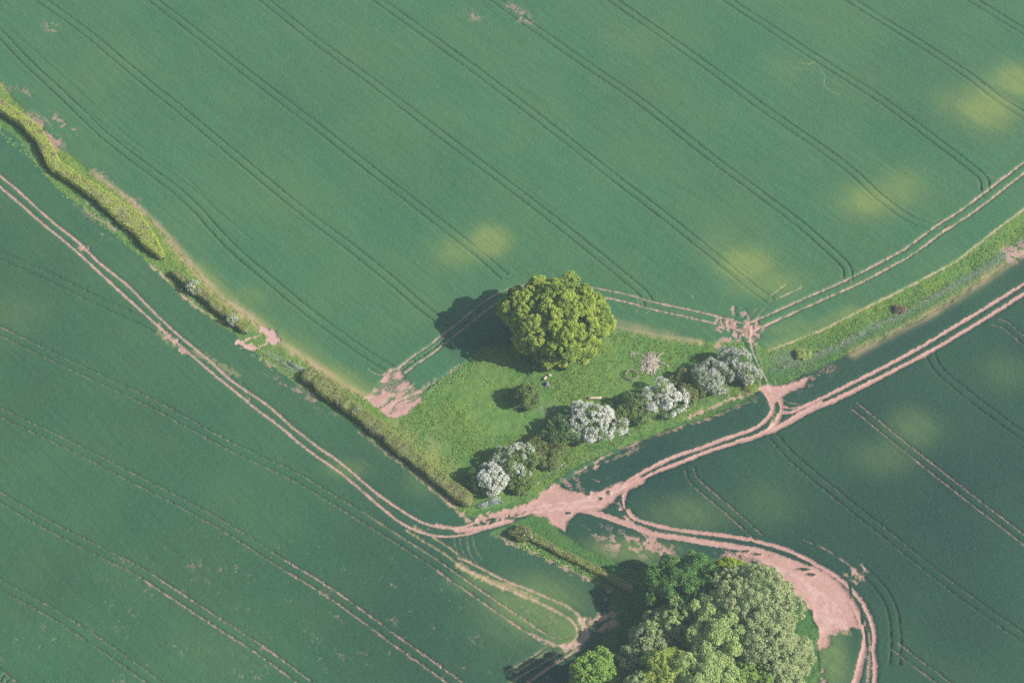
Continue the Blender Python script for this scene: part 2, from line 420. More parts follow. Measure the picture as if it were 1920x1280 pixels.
# ---- worn tracks ----------------------------------------------------------
# field-edge wheelings of the upper field
pair([(1920,316),(1854,367),(1810,400),(1760,432),(1725,458),(1693,480),(1592,533),(1514,567),(1450,596),(1405,617)], gauge=1.9, width=.40, s=.68, dr=.35, rag=.12, soft=.2, gs=.3, broken=.14)
pair([(1400,618),(1345,601),(1222,574),(1194,565),(1141,553),(1090,545),(1040,542),(990,542),(945,554),(905,578),(868,609),(835,635),(809,656),(780,675),(760,691),(738,703)], gauge=1.75, width=.34, s=.72, dr=.3, rag=.10, soft=.2, gs=.3, broken=.1)
stamp(line([(905,578),(868,609),(835,635),(809,656),(780,675),(760,691)]), .3, s=.3, rag=.3)
stamp(line([(945,524),(985,511),(1030,508),(1080,510),(1130,524)]), .2, s=.2, g=.4)
stamp(line([(1439,660),(1539,621),(1601,590),(1695,543),(1789,493),(1808,479),(1914,397),(1960,365)]), .35, s=.45, g=.5, dr=.5, broken=.1)
stamp(line([(1411,614),(1409,642),(1417,671),(1442,722)]), .4, s=.5, dr=.5); stamp(line([(1392,649),(1401,680),(1429,726)]), .5, s=.35, dr=.6)
for l, w_ in [([(1375,580),(1376,600),(1360,608)], .7), ([(1392,580),(1392,600)], .7), ([(1404,598),(1397,622),(1409,642)], .9), ([(1345,604),(1375,614),(1382,612)], .9),
          ([(1345,641),(1365,640),(1398,652)], 1.4), ([(1365,615),(1380,630),(1395,650)], .8), ([(1420,608),(1400,618),(1410,640)], .9), ([(1409,625),(1425,632)], 1.0), ([(1345,650),(1352,640)], 1.0)]:
    stamp(line(l), w_*.8, s=.72, g=.7, rag=.5, soft=.3, broken=.44)
soil = np.maximum(soil, polymask([(1340,600),(1400,595),(1430,612),(1425,640),(1400,655),(1340,650)], 1.2, 1.4, 1.5, 21)*sstep(.50, .60, fbm(GX, GY, 1.3, 3, 31))*.8)
# bare corner beside the left-hand hedge
pb = polymask([(731,691),(756,689),(752,704),(765,712),(774,722),(793,732),(790,754),(765,775),(743,785),(727,781),(706,762),(687,747),(712,722),(724,703)], .5, .8, 1.6, 22)
nrun = fbm(GX*.75+GY*.66, (GY*.75-GX*.66)*3, 2.6, 3, 33)
soil = np.maximum(soil, pb*(.35+.65*sstep(.43, .53, nrun))); gap = np.maximum(gap, pb)
stamp(line([(790,735),(825,712),(862,688)]), .9, s=.45, rag=.3, broken=.35)
stamp(line([(694,694),(710,704),(730,700)]), .35, s=.7)
# gateway through the hedge
for l, w_ in [([(490,619),(506,624),(518,641),(505,640)], 1.5), ([(449,641),(462,650),(476,653)], 1.3), ([(463,637),(480,631),(498,626)], .4), ([(474,654),(492,648),(512,640)], .4)]:
    stamp(line(l), w_, s=.9, rag=.35, dr=.6)
# main farm track
KM = dict(width=.95, s=1.0, rag=.09, soft=.24, gs=.6)
def st(l, **k):
    q = dict(KM); q.update(k); q['width'] *= .74; stamp(line(l), **q)
st([(1920,533),(1855,574),(1789,614),(1726,652),(1664,686),(1601,718),(1545,746),(1508,763),(1482,774),(1462,771),(1455,750)])
st([(1920,552),(1851,596),(1758,652),(1695,686),(1632,718),(1570,749),(1514,771),(1470,796),(1420,818),(1367,835),(1328,847),(1278,868),(1231,886),(1199,902),(1181,914),(1170,933),(1176,955),(1193,974),(1231,986),(1278,996),(1340,1003),(1403,1012),(1440,1022),(1461,1027),(1498,1042),(1539,1064),(1570,1083),(1595,1105),(1617,1130),(1632,1161),(1639,1192),(1637,1224),(1641,1249),(1639,1280)], width=1.0)
st([(1632,718),(1570,749),(1514,773),(1470,798),(1420,818),(1380,830)], width=1.25)
st([(1426,730),(1441,746),(1448,762),(1443,780),(1426,798),(1398,811),(1351,827),(1309,843),(1271,855),(1231,874),(1190,896),(1168,911),(1121,930)], width=1.05)
st([(1455,728),(1464,755),(1462,777),(1450,800),(1425,816)], width=1.3)
st([(1462,760),(1480,766),(1500,764)], width=.5); st([(1466,748),(1482,757),(1508,760)], width=.3, s=.6)
st([(1540,757),(1500,778),(1470,797)], width=1.5)
st([(1200,902),(1150,925),(1100,945)], width=2.2)
st([(1090,955),(1121,964),(1168,980),(1199,992),(1231,1003),(1278,1010),(1324,1018),(1371,1025),(1405,1031),(1429,1035),(1476,1052),(1514,1066),(1539,1078),(1586,1116),(1607,1148),(1620,1179),(1623,1199),(1614,1239),(1604,1280)], width=1.55)
st([(1159,946),(1171,968),(1187,983)], width=.8); st([(1545,1240),(1542,1280)], width=.6, s=.8, rag=.4)
st([(1620,1170),(1628,1195),(1630,1240),(1628,1280)], width=.8, s=.6, broken=.25)
st([(0,331),(28,353),(65,387),(104,421),(150,458),(187,494),(241,537),(281,578),(337,631),(391,675),(437,716),(500,759),(547,800),(600,841),(640,869),(702,922),(756,960),(796,982),(834,991),(865,990),(890,981),(937,963),(984,947)], width=.56, s=.9, rag=.06, dr=.35)
st([(0,351),(42,387),(84,424),(106,441),(150,478),(187,512),(225,547),(266,584),(312,625),(359,666),(406,706),(453,744),(487,772),(525,800),(580,846),(640,888),(702,941),(749,979),(796,1001),(840,1007),(877,1002),(906,993),(952,976),(990,963)], width=.56, s=.9, rag=.06, dr=.35)
st([(702,930),(756,970),(796,990),(834,999),(877,996)], width=.3, s=.35)
st([(150,465),(165,470)], width=1.1, s=.8, rag=.4); st([(640,876),(702,931)], width=.3, s=.25)
st([(300,612),(330,645),(350,662)], width=1.2, s=.7, rag=.4, broken=.35); st([(453,720),(470,750)], width=.4, s=.5)
st([(895,975),(960,960),(1010,945)], width=2.0, s=.85, rag=.5); st([(820,985),(860,992),(905,988)], width=.8, s=.9)
st([(860,996),(910,990),(960,975)], width=1.3)
for pl, s_, e_ in [([(1040,905),(1059,920),(1099,924),(1121,921),(1165,905),(1171,918),(1152,942),(1121,960),(1090,962),(1062,975),(1064,1002),(1040,985),(1024,968),(985,964),(985,950),(1010,930)], 41, .7),
        ([(1424,727),(1445,721),(1465,724),(1490,716),(1514,711),(1506,727),(1480,738),(1466,745),(1462,760),(1445,762),(1436,742)], 42, .5),
        ([(1429,1033),(1476,1052),(1514,1064),(1554,1074),(1586,1105),(1601,1139),(1616,1176),(1602,1184),(1595,1178),(1570,1186),(1557,1192),(1551,1213),(1536,1219),(1534,1177),(1523,1146),(1495,1121),(1470,1096),(1451,1067),(1414,1049),(1382,1040)], 43, .6)]:
    m_ = polymask(pl, .5, e_, 1.6, s_); soil = np.maximum(soil, m_); gap = np.maximum(gap, m_)
# tufts surviving inside the worn junctions
for cx, cy, rx, ry in ((1102,927,5,3),(1127,935,4,3),(1141,925,5,4),(1152,951,10,6),(1138,960,5,4),(1176,948,4,8),(1168,962,8,5),(1066,962,4,2),(1458,766,4,10),(1434,801,8,3),(1300,835,3,2),(965,972,22,2.2),(1420,1040,12,2),(1400,1034,12,1.6),(1505,1068,14,2),(1520,1078,10,2),(1595,1105,3,18),(1617,1155,3,14),(1626,1200,2.2,24),(1600,1200,11,22),(1575,1220,16,22),(1560,1255,14,30),(1612,1110,4,10),(1075,916,14,4),(1120,918,10,5)):
    c = at(cx, cy); k = mpx(cx, cy)
    d = ((GX-c[0])/(rx*k))**2+((GY-c[1])/(ry*k/.8))**2
    m_ = 1-sstep(.6, 1.3, d+(N1-.5)*1.6); soil *= 1-.9*m_; gap *= 1-.7*m_
for k_ in range(9):
    o_ = -14+k_*6.5
    stamp(line([(1440+o_*.2, 1052+k_*3.2), (1500-o_*.3, 1085-o_*.2), (1555-o_*1.0, 1130-o_*.5), (1580-o_*1.1, 1190-o_*.2)]), .22, s=0, g=0, dr=.9, rag=.2, soft=.2)
for l_ in ([(1060,945),(1120,935),(1175,912)], [(960,958),(1020,948),(1090,938),(1150,920)], [(990,962),(1060,952),(1130,948)], [(715,760),(745,735),(775,722)], [(722,770),(752,748),(785,735)], [(1440,725),(1452,760),(1445,800)]):
    stamp(line(l_), .3, s=0, g=0, dr=.9, rag=.2, soft=.2)
# scattered loose bare patches
def flecks(pl, lo, hi, s_, seed, sc=1.4, stretch=2.5):
    nn = fbm(AC, AL/stretch, sc, 4, seed)*.6+fbm(GX, GY, .7, 2, seed+5)*.4
    m_ = polymask(pl, 2.5, 1.5, 6, seed+1)*sstep(lo, hi, nn)*s_
    np.maximum(soil, m_, out=soil); np.maximum(gap, m_*.5, out=gap)
flecks([(300,960),(700,1010),(1000,1140),(1060,1190),(1000,1240),(900,1330),(-40,1330),(-40,1190),(120,1120)], .58, .74, .30, 51, 1.2)
flecks([(200,920),(420,1000),(700,1100),(500,1050)], .60, .74, .28, 52, 1.2)
flecks([(950,1120),(1080,1170),(1060,1200),(980,1150)], .53, .66, .4, 53, 1.)
flecks([(80,35),(105,40),(110,62),(90,60)], .48, .58, .6, 54, 1.2)
flecks([(955,10),(990,30),(1000,45),(975,38)], .44, .55, .8, 55, 1.0); flecks([(880,22),(896,38),(890,40)], .4, .5, .7, 56, 1.)
flecks([(30,160),(60,175),(60,185),(30,172)], .42, .55, .7, 57, 1.); flecks([(95,215),(138,240),(142,252),(100,236)], .42, .55, .9, 58, 1.)
flecks([(55,215),(75,232),(100,258),(120,275),(110,280),(80,250),(56,228)], .40, .52, .95, 59, 1.); flecks([(0,150),(22,165),(20,182),(0,160)], .4, .52, .8, 60)
flecks([(145,370),(170,385),(215,430),(205,438),(150,385)], .44, .56, .85, 61, .8)
flecks([(1090,990),(1240,1000),(1270,1050),(1150,1040)], .48, .60, .75, 62, 1.2); flecks([(1050,895),(1130,905),(1110,925),(1060,915)], .46, .56, .8, 63, 1.)
flecks([(1350,1035),(1440,1050),(1455,1062),(1360,1050)], .42, .52, .9, 64, 1.)
flecks([(1100,860),(1200,820),(1200,835),(1120,870)], .50, .60, .6, 65, 1.2)
flecks([(1880,472),(1920,455),(1920,485),(1890,492)], .35, .5, .9, 66)
flecks([(343,475),(374,512),(406,546),(440,572),(484,604),(520,640),(568,665),(615,698),(640,718),(600,705),(484,620),(406,560),(340,484)], .46, .60, .7, 71, 1.0)
flecks([(180,322),(225,356),(267,390),(318,442),(318,456),(267,402),(180,330)], .46, .60, .7, 72, 1.0)
flecks([(490,700),(560,720),(660,800),(600,770)], .5, .6, .6, 67, .8)
flecks([(1480,720),(1560,690),(1540,712),(1500,735)], .44, .56, .7, 68, 1.)
# strips of bare soil along the crop edges
for l, w_, b_ in [([(743,860),(781,891),(815,919),(846,947),(880,978)], .75, .12), ([(677,812),(743,862)], .5, .42), ([(925,1003),(969,1019),(1000,1034),(1037,1050),(1078,1072),(1116,1091),(1147,1108)], 1.0, .34),
        ([(284,495),(315,526),(356,567),(420,610)], .55, .36), ([(490,672),(552,714),(600,750)], .6, .4), ([(1080,890),(1152,848),(1246,812),(1334,784),(1430,744)], .4, .44),
        ([(1060,905),(1110,880),(1200,842)], .3, .5), ([(1600,1070),(1617,1084)], .8, .2), ([(1615,1060),(1624,1071)], .5, .2), ([(1587,1078),(1603,1092)], .5, .25),
        ([(1106,1168),(1125,1160),(1146,1152)], 1.2, .28), ([(1120,1183),(1152,1168)], 1.3, .25), ([(1300,560),(1301,561)], .1, .9), ([(1420,732),(1340,762),(1290,785)], .7, .33)]:
    stamp(line(l), w_, s=.62, g=.5, dr=.35, rag=.4, soft=.35, broken=b_+.09)
# headland loop
pair([(769,991),(830,1028),(870,1056),(920,1084),(975,1108)], gauge=1.5, width=.35, s=.4, dr=.5)
st([(860,1047),(881,1055),(944,1087),(1006,1112),(1062,1137),(1088,1157),(1102,1175),(1100,1190),(1081,1219),(1037,1247),(990,1280)], width=.55, s=.62, dr=.55)
st([(856,1059),(900,1081),(953,1106),(1006,1128),(1044,1147),(1069,1162),(1083,1181),(1078,1200),(1050,1212),(1000,1190)], width=.6, s=.60, dr=.7)
stamp(line([(860,1062),(900,1082),(960,1106),(1000,1124)]), 1.0, s=0, g=.3, dr=.75, rag=.3)
st([(1094,1165),(1098,1185),(1085,1205),(1060,1215)], width=1.8, s=.65, rag=.5, dr=.5, broken=.3)
for l in [[(1100,1187),(1070,1212),(1016,1244),(955,1282)], [(1025,1212),(990,1237),(953,1259)], [(1033,1218),(1000,1240),(965,1262)], [(1078,1200),(1050,1212),(1018,1206)]]:
    st(l, width=.34, s=.5, dr=.45, broken=.2)
for l in [[(680,960),(740,1000),(820,1050)]]: st(l, width=.3, s=.3, dr=.3)
stamp(line([(360,660),(420,690),(445,705)]), 1.2, s=.1, g=.1, dr=.35, rag=.5); stamp(line([(300,625),(330,650)]), 1.5, s=.2, g=.2, dr=.4, rag=.5)

# grey dead stems along the ditch of the right-hand verge
D = distline(smooth(P([(1455,690),(1490,682),(1560,655),(1640,615),(1700,585),(1780,540),(1850,500),(1920,455)])), 6)
grey = np.maximum(grey, np.clip(np.exp(-(D/.75)**2)*(.1+1.2*N2), 0, .75))
D = distline(P([(1465,680),(1500,675)]), 8); grey = np.maximum(grey, np.clip(np.exp(-(D/2.2)**2)*(.2+.7*N2), 0, .6))
D = distline(P([(1015,762),(1045,772)]), 6); grey = np.maximum(grey, np.clip(np.exp(-(D/1.3)**2)*(1.6*NS-.4), 0, .6))
D = distline(P([(500,660),(545,690)]), 5); grey = np.maximum(grey, np.clip(np.exp(-(D/.8)**2)*(.1+.8*N1), 0, .6))
# lusher strips
for l, w_, a_ in [([(640,840),(740,930),(800,960)], 6, .5), ([(820,1030),(950,1070),(1100,1120)], 5, .6), ([(1060,930),(1250,850),(1420,790)], 3, .8), ([(1180,940),(1400,930),(1500,900)], 8, .35),
        ([(1560,820),(1750,950),(1900,1080)], 12, .5), ([(880,640),(960,660)], 5, .4), ([(1000,600),(880,690)], 3, .4), ([(1600,620),(1440,720),(1700,640)], 4, .6), ([(1750,625),(1900,530)], 3, .6)]:
    D = distline(P(l), w_*2.2); m_ = np.exp(-(D/w_)**2)*a_*(.5+.8*N2); np.maximum(lush_haze, m_*(1-yel), out=lush_haze)
# lower fields are lusher; gradients within fields paint in haze and view-angle brightness
BAR = [(0,200),(65,262),(104,322),(174,360),(236,412),(287,470),(340,530),(400,580),(470,640),(600,735),(700,800),(800,880),(880,960),(1000,940),(1100,880),(1250,805),(1425,722),(1440,690),(1586,640),(1748,560),(1920,440)]
wb = P(BAR)
def far(w, L=3500):
    a = w[0]+(w[0]-w[1])/np.linalg.norm(w[0]-w[1])*L; b = w[-1]+(w[-1]-w[-2])/np.linalg.norm(w[-1]-w[-2])*L
    return np.vstack([a, w, b])
wbf = far(wb)
north = inpoly(np.vstack([wbf, [[4000, 6000], [-4000, 6000]]]))
div = P([(880,960),(960,1000),(1060,1050),(1180,1105),(1290,1180),(1420,1400)])
dv = np.vstack([div, [div[-1]+np.array([40, -3000])]])
west = inpoly(np.vstack([wbf[:15][wbf[:15][:, 0] < div[0][0]+1], dv, [[-4000, -6000]]]))
crop_haze_tone = np.where(north, .04+.22*sstep(10, -60, GY)+.30*(N3-.42), np.where(west, .34+.26*sstep(-70, 10, GX)+.5*(N3-.5), .80+.5*(N3-.5)))  # paler far and left: haze and sun-angle falloff put into the crop colour
lush_haze = np.clip(np.maximum(lush_haze, crop_haze_tone*(1-yel)), 0, 1).astype(np.float32)
# in grass, soften
dry = np.clip(dry, 0, 1); yel = np.clip(yel, 0, 1)
D = distline(smooth(P([(560,700),(640,752),(730,815),(800,868),(880,930)])), 8)
yel = np.where(grass > .5, np.maximum(yel, np.clip((N2-.33)*1.5, 0, .45)), yel)
yel = np.where((grass > .5) & north, np.maximum(yel, .42*N2), yel)
m_ = polymask([(700,760),(760,800),(850,870),(905,905),(880,950),(700,815),(600,740),(560,700)], 1.2, 1., 4, 77); yel = np.maximum(yel, m_*(.25+.7*N2)*grass)
m_ = polymask([(950,690),(1300,650),(1280,720),(1100,740),(1000,700)], 2., 1., 4, 78); yel = np.maximum(yel, m_*(.1+.4*N2)*grass)
m_ = polymask(NE_EDGE[:14]+[(500,625),(470,620),(310,480),(240,410),(170,352),(110,310),(60,250),(0,190)], .6, .5, 2, 79); yel = np.maximum(yel, m_*(.4+.5*N2))
m_ = polymask([(1560,640),(1700,575),(1930,440),(1930,415),(1800,485),(1600,592),(1480,650)], .6, .5, 2, 80); yel = np.maximum(yel, m_*sstep(.4, .6, N2)*.65)

# ---- relief ---------------------------------------------------------------
canopy = (.36+.07*(NF-.5)+.06*(N1-.5)+.11*(NL-.5)+.08*(N2-.5))*(1-.45*yel)
sward = .12+.16*(NF-.5)*.8+.30*(N1-.5)+.26*(N2-.5)
Hc = canopy*(1-grass)+np.maximum(sward, .0)*grass
Hs = .02+.04*(N1-.5)+.01*(NF-.5)
gp = np.clip(gap, 0, 1)
HZ = Hc*(1-gp)+Hs*gp
HZ = HZ+.35*(N3-.5)
outer = (GX < x0) | (GX > x1) | (GY < yb) | (GY > yt)
HZ = np.where(outer, .1+.35*(N3-.5), HZ)
soil = np.where(outer, 0, soil); 

def ground_z(x, y):
    i = min(max(np.searchsorted(XS, x), 1), len(XS)-1); j = min(max(np.searchsorted(YS, y), 1), len(YS)-1)
    return float(.35*(N3[j, i]-.5))

V = np.stack([GX, GY, HZ], -1).reshape(-1, 3).astype(np.float32)
ny, nx = SH
idx = np.arange(ny*nx).reshape(ny, nx)
F = np.stack([idx[:-1, :-1], idx[:-1, 1:], idx[1:, 1:], idx[1:, :-1]], -1).reshape(-1, 4)
def fc(a): return (.25*(a[:-1, :-1]+a[:-1, 1:]+a[1:, 1:]+a[1:, :-1])).ravel()
fs = fc(soil); fg = fc(grass.astype(np.float32)); fn_ = fc(north.astype(np.float32)) > .5; fw = fc(west.astype(np.float32)) > .5
trackzone = np.zeros(SH, np.float32)
cls = np.where(fn_, 0, np.where(fw, 1, 2))
cpad = fc(inpoly(P(paddock)).astype(np.float32)) > .5
cver = fc((distline(P(verge[1:-4]), 12) < 11).astype(np.float32)) > .5
ccop = fc(inpoly(P(copse_floor)).astype(np.float32)) > .5
csou = fc(inpoly(P(south)).astype(np.float32)) > .5
g_ = fg > .5
cls = np.where(g_, 7, cls); cls = np.where(g_ & cver, 5, cls); cls = np.where(g_ & csou, 8, cls); cls = np.where(g_ & ccop, 6, cls); cls = np.where(g_ & cpad, 4, cls)
cls = np.where(fs > .62, 3, cls)
A1 = np.stack([soil, yel, grass, np.ones(SH)], -1).reshape(-1, 4).astype(np.float32)
A2 = np.stack([dry, grey, lush_haze, np.ones(SH)], -1).reshape(-1, 4).astype(np.float32)
NAMES = {0: ('crop_field', 'large green cereal field with parallel tramlines above the hedges', 'field'),
         1: ('crop_field', 'dark green cereal field left of and below the long clipped hedge', 'field'),
         2: ('crop_field', 'dark green cereal field right of the looping pink earth track', 'field'),
         3: ('dirt_track', 'worn pink earth tracks, wheelings and bare patches crossing the fields', 'track'),
         4: ('grass_paddock', 'rough grass paddock round the single large tree', 'grass'),
         5: ('grass_verge', 'weedy grass verge running to the right edge beside a ditch', 'grass'),
         6: ('woodland_floor', 'grass under and around the clump of trees', 'grass'),
         7: ('grass_verge', 'bright grass strip on both sides of the long clipped hedge', 'grass'),
         8: ('grass_verge', 'green grass strip around the short hedge below the track junction', 'grass')}
for c, (nm, lab, cat) in NAMES.items():
    f = F[cls == c]
    if not len(f): continue
    used, inv = np.unique(f, return_inverse=True); f2 = inv.reshape(f.shape)
    o = mesh_np(nm, V[used], f2, M['ground'], smooth=True)
    for an, A in (('cover', A1), ('cover2', A2)):
        at_ = o.data.attributes.new(an, 'FLOAT_COLOR', 'POINT'); at_.data.foreach_set('color', A[used].ravel())
    tag(o, lab, cat, kind='structure')

# ================================================================== FOLIAGE
def leafquads(C, Nn, size, rs, aspect=.75, wob=.6):
    """one leaf-cluster quad for each centre; Nn preferred normals"""
    n = len(C); Nn = Nn+rs.randn(n, 3)*wob; Nn /= np.linalg.norm(Nn, axis=1)[:, None]+1e-9
    u = np.cross(Nn, rs.randn(n, 3)); u /= np.linalg.norm(u, axis=1)[:, None]+1e-9; v = np.cross(Nn, u)
    s = (size*(.6+.8*rs.rand(n)))[:, None]/2
    u *= s; v *= s*aspect; bend = Nn*s*.35
    V = np.stack([C-u-bend*.5, C-v+bend*.3, C+u-bend*.5, C+v+bend*.3], 1).reshape(-1, 3)
    return V
def quads_obj(name, V, mat, parent=None):
    F = np.arange(len(V)).reshape(-1, 4); return mesh_np(name, V, F, mat, parent)
def sph(rs, n):
    a = rs.randn(n, 3); return a/np.linalg.norm(a, axis=1)[:, None]
def crown_pts(rs, c, rad, nl, nleaf, lobe=.36, clump=.55, nclump=18, low=-.35, stretch=1.0, fill=.12, jit=.10):
    """lobes on an ellipsoid, clumps on lobes, leaves on clumps; returns centres, normals, lobe centres"""
    c = np.array(c, float); rad = np.array(rad, float)
    k = np.arange(nl)+.5; z = low+(1-low)*(1-k/nl); ph = k*2.39996+rs.rand()*6
    d = np.stack([np.sqrt(np.clip(1-z*z, 0, 1))*np.cos(ph), np.sqrt(np.clip(1-z*z, 0, 1))*np.sin(ph), z], 1)+rs.randn(nl, 3)*jit
    LR = rad.mean()*lobe*(.75+.5*rs.rand(nl))
    LC = c+d*(rad-LR.mean()*.85)*(.88+.2*rs.rand(nl))[:, None]
    q = sph(rs, nl*nclump).reshape(nl, nclump, 3)
    dn = d/np.linalg.norm(d, axis=1)[:, None]
    dt = (q*dn[:, None]).sum(-1, keepdims=True); q = np.where(dt < -.1, q-2*dt*dn[:, None], q)
    CC = (LC[:, None]+q*LR[:, None, None]*stretch*np.array([1, 1, .9])).reshape(-1, 3); CN = q.reshape(-1, 3)
    # drop clumps buried in other lobes
    dd = np.linalg.norm(CC[:, None]-LC[None], axis=2)/LR[None]
    keep = (dd < .80).sum(1) == 0; keep &= CC[:, 2] > .25
    CC = CC[keep]; CN = CN[keep]
    cr = clump*(.6+.8*rs.rand(len(CC)))
    w = cr**2; pick = rs.choice(len(CC), nleaf, p=w/w.sum())
    s = sph(rs, nleaf); s = s+CN[pick]*.55+np.array([0, 0, .25]); s /= np.linalg.norm(s, axis=1)[:, None]
    LP = CC[pick]+s*cr[pick][:, None]*(.85+.25*rs.rand(nleaf))[:, None]
    nf = int(nleaf*fill)
    fd = sph(rs, nf); LP2 = c+fd*rad*(.45+.4*rs.rand(nf))[:, None]; LP2 = LP2[LP2[:, 2] > .4]
    LP = np.vstack([LP, LP2]); NN = np.vstack([s, fd[:len(LP2)]])
    return LP, NN, LC, pick, CC
def limb_mesh(rs, base, top, LC, r0, n=8):
    mb = MB(); base = Vector(base); top = Vector(top)
    pts = [base+(top-base)*t+Vector((rs.randn()*.12, rs.randn()*.12, 0))*t for t in (0, .08, .35, .7, 1)]
    mb.tube(pts, [r0*1.5, r0*1.05, r0*.9, r0*.7, r0*.45], 9)
    for lc in LC[rs.permutation(len(LC))[:n]]:
        lc = Vector(lc); t = .45+.5*rs.rand(); a = base+(top-base)*t; m_ = a.lerp(lc, .5)+Vector((0, 0, .08*(lc-a).length))
        mb.tube([a, m_, lc], [r0*.42, r0*.26, r0*.08], 6)
    return mb
def tree(name, px, py, hc, rad, label, cat, mat, nl=26, nleaf=20000, leaf=.3, clump=.55, seed=1, group=None, r0=.3, low=-.35, ground_px=False,
         blossom=None, bl_n=0, bl_cov=.8, bl_mat='blossom', nclump=18, lobe=.36, extra=None, bl_size=.16, wob=.6, jit=.14):
    """(px,py) = crown centre in the photo; hc = its height; built where that puts it on the ground"""
    rs = np.random.RandomState(seed)
    up = hc*math.cos(THETA)*FPX/DIST
    gx, gy = at(px, py if ground_px else py+up)
    gz = ground_z(gx, gy)
    t = empty(name, (gx, gy, gz), label, cat, group)
    LP, NN, LC, pick, CC = crown_pts(rs, (0, 0, hc), rad, nl, nleaf, clump=clump, low=low, nclump=nclump, lobe=lobe, jit=jit)
    if extra:
        for (ox, oy, oz, rr_, nl_, nn_) in extra:
            l2, n2, c2, p2, q2 = crown_pts(rs, (ox, oy, oz), rr_, nl_, nn_, clump=clump, low=low, nclump=nclump, lobe=lobe*1.3, fill=.05)
            LP = np.vstack([LP, l2]); NN = np.vstack([NN, n2]); LC = np.vstack([LC, c2])
    quads_obj('crown', leafquads(LP, NN, leaf, rs, wob=wob), mat, t)
    limb_mesh(rs, (0, 0, -.1), (0, 0, hc+rad[2]*.3), LC, r0).build('trunk', M['bark'], t, True)
    if bl_n:
        cov = vn(CC[:, 0]+CC[:, 2]*.7, CC[:, 1]+seed*5, 1.3, 2); thr = np.quantile(cov, 1-bl_cov)
        ok = np.where((cov >= thr) & (CC[:, 2] > hc*.35))[0]
        pk = rs.choice(ok, bl_n); s = sph(rs, bl_n); od = (CC[pk]-np.array([0, 0, hc])); od /= np.linalg.norm(od, axis=1)[:, None]
        s = s+od*.8+np.array([0, 0, .35]); s /= np.linalg.norm(s, axis=1)[:, None]
        B = CC[pk]+s*(clump*(.7+.75*rs.rand(bl_n)))[:, None]+rs.randn(bl_n, 3)*.10
        quads_obj('blossom', leafquads(B, s, bl_size, rs), M[bl_mat], t)
    return t

# the single big tree
tree('maple_tree', 1043, 596, 8.5, (8.3, 6.8, 6.2), 'broad rounded yellow-green tree standing alone in the paddock', 'tree', M['maple'],
     nl=110, nleaf=74000, leaf=.34, clump=.42, seed=4, r0=.65, low=-.45, nclump=24, lobe=.17, wob=.6,
     extra=[(-.4, -4.2, 4.3, (3.6, 3.0, 3.2), 22, 14000), (-6.2, 1.4, 8.2, (4.5, 4.2, 4.2), 26, 16000), (5.9, -.2, 7.4, (4.2, 4.2, 4.8), 28, 17000),
            (-4.6, -2.4, 6.3, (3.6, 3.2, 3.9), 18, 10000), (-.5, 3.4, 9.3, (5.6, 3.6, 4.2), 26, 13000), (4.2, -3.4, 5.3, (3.2, 3.0, 3.6), 16, 9000)])

# hawthorn row, west to east along the lower paddock edge
HG = None
def haw(px, py, h, rx, ry, label, mat='haw', cov=0, n=0, seed=1, bm='blossom', leafn=6000, low=-.5, name='hawthorn_bush', cat='bush', leaf=.2, clump=.30, **k):
    rz = h*.5
    return tree(name, px, py, h*.62, (rx, ry, rz*1.1), label, cat, M[mat], nl=24, nleaf=int(leafn*1.35), leaf=leaf, clump=clump, seed=seed, r0=.11, low=low,
                bl_n=n, bl_cov=cov*.88, bl_mat=bm, nclump=26, lobe=.36, jit=.26, **k)
haw(896, 897, 2.6, 1.5, 1.8, 'dark green bush at the lower left end of the row, left of the whitest thorn', 'haw_dark', seed=21, leafn=3500)
haw(922, 897, 3.8, 2.4, 2.7, 'hawthorn thick with white blossom, lowest and leftmost of the row', 'haw', .97, 12500, 22, leafn=4500)
haw(968, 862, 4.2, 3.4, 3.2, 'green hawthorn with scattered white blossom, just right of the lowest thorn', 'haw', .6, 6200, 23, leafn=9500)
haw(975, 905, 2.2, 2.4, 1.8, 'low green bush on the track side of the sparsely flowering thorn', 'haw', 0, 0, 24, leafn=4500)
haw(1020, 846, 3.0, 3.6, 2.7, 'olive green bush between the sparse thorn and the dark bush', 'haw_brown', 0, 0, 25, leafn=6500)
haw(1055, 806, 3.8, 2.9, 2.7, 'round dark green bush against the left side of the largest white thorn', 'haw_dark', .3, 250, 26, leafn=8500)
haw(1111, 790, 4.8, 4.1, 3.6, 'largest hawthorn of the row, covered in white blossom', 'haw', .95, 20000, 27, leafn=8000)
haw(1158, 782, 2.4, 1.6, 1.5, 'smallest green bush, right beside the largest white thorn', 'haw', 0, 0, 28, leafn=2800)
haw(1188, 766, 3.6, 3.3, 2.7, 'mid green bush between the largest thorn and the thorn with a lime shoot', 'haw', 0, 0, 29, leafn=7500)
t_ = haw(1241, 746, 4.2, 3.3, 2.9, 'white hawthorn with a lime green shoot growing through its top', 'haw', .95, 14000, 30, leafn=4500)
rs_ = np.random.RandomState(5); C_ = np.array([.2, .3, 3.6])+rs_.randn(900, 3)*np.array([.5, .8, .55]); quads_obj('lime_shoot', leafquads(C_, rs_.randn(900, 3)+[0, 0, 1], .22, rs_), M['lime'], t_)
haw(1287, 738, 2.2, 2.5, 2.1, 'low olive green bush between the lime-shoot thorn and the grey thorns', 'haw_brown', 0, 0, 31, leafn=4500)
haw(1283, 708, 2.0, 2.1, 1.3, 'low brownish bush at the left foot of the grey-white thorns', 'haw_brown', 0, 0, 32, leafn=3500)
haw(1333, 708, 3.8, 3.1, 2.8, 'grey-white faded hawthorn, left one of the pair at the upper right end of the row', 'haw', .92, 9000, 33, 'blossom_grey', leafn=6000)
haw(1376, 680, 4.2, 2.8, 2.7, 'grey-white faded hawthorn, furthest from the camera of the row', 'haw_dark', .9, 8000, 34, 'blossom_grey', leafn=6000)
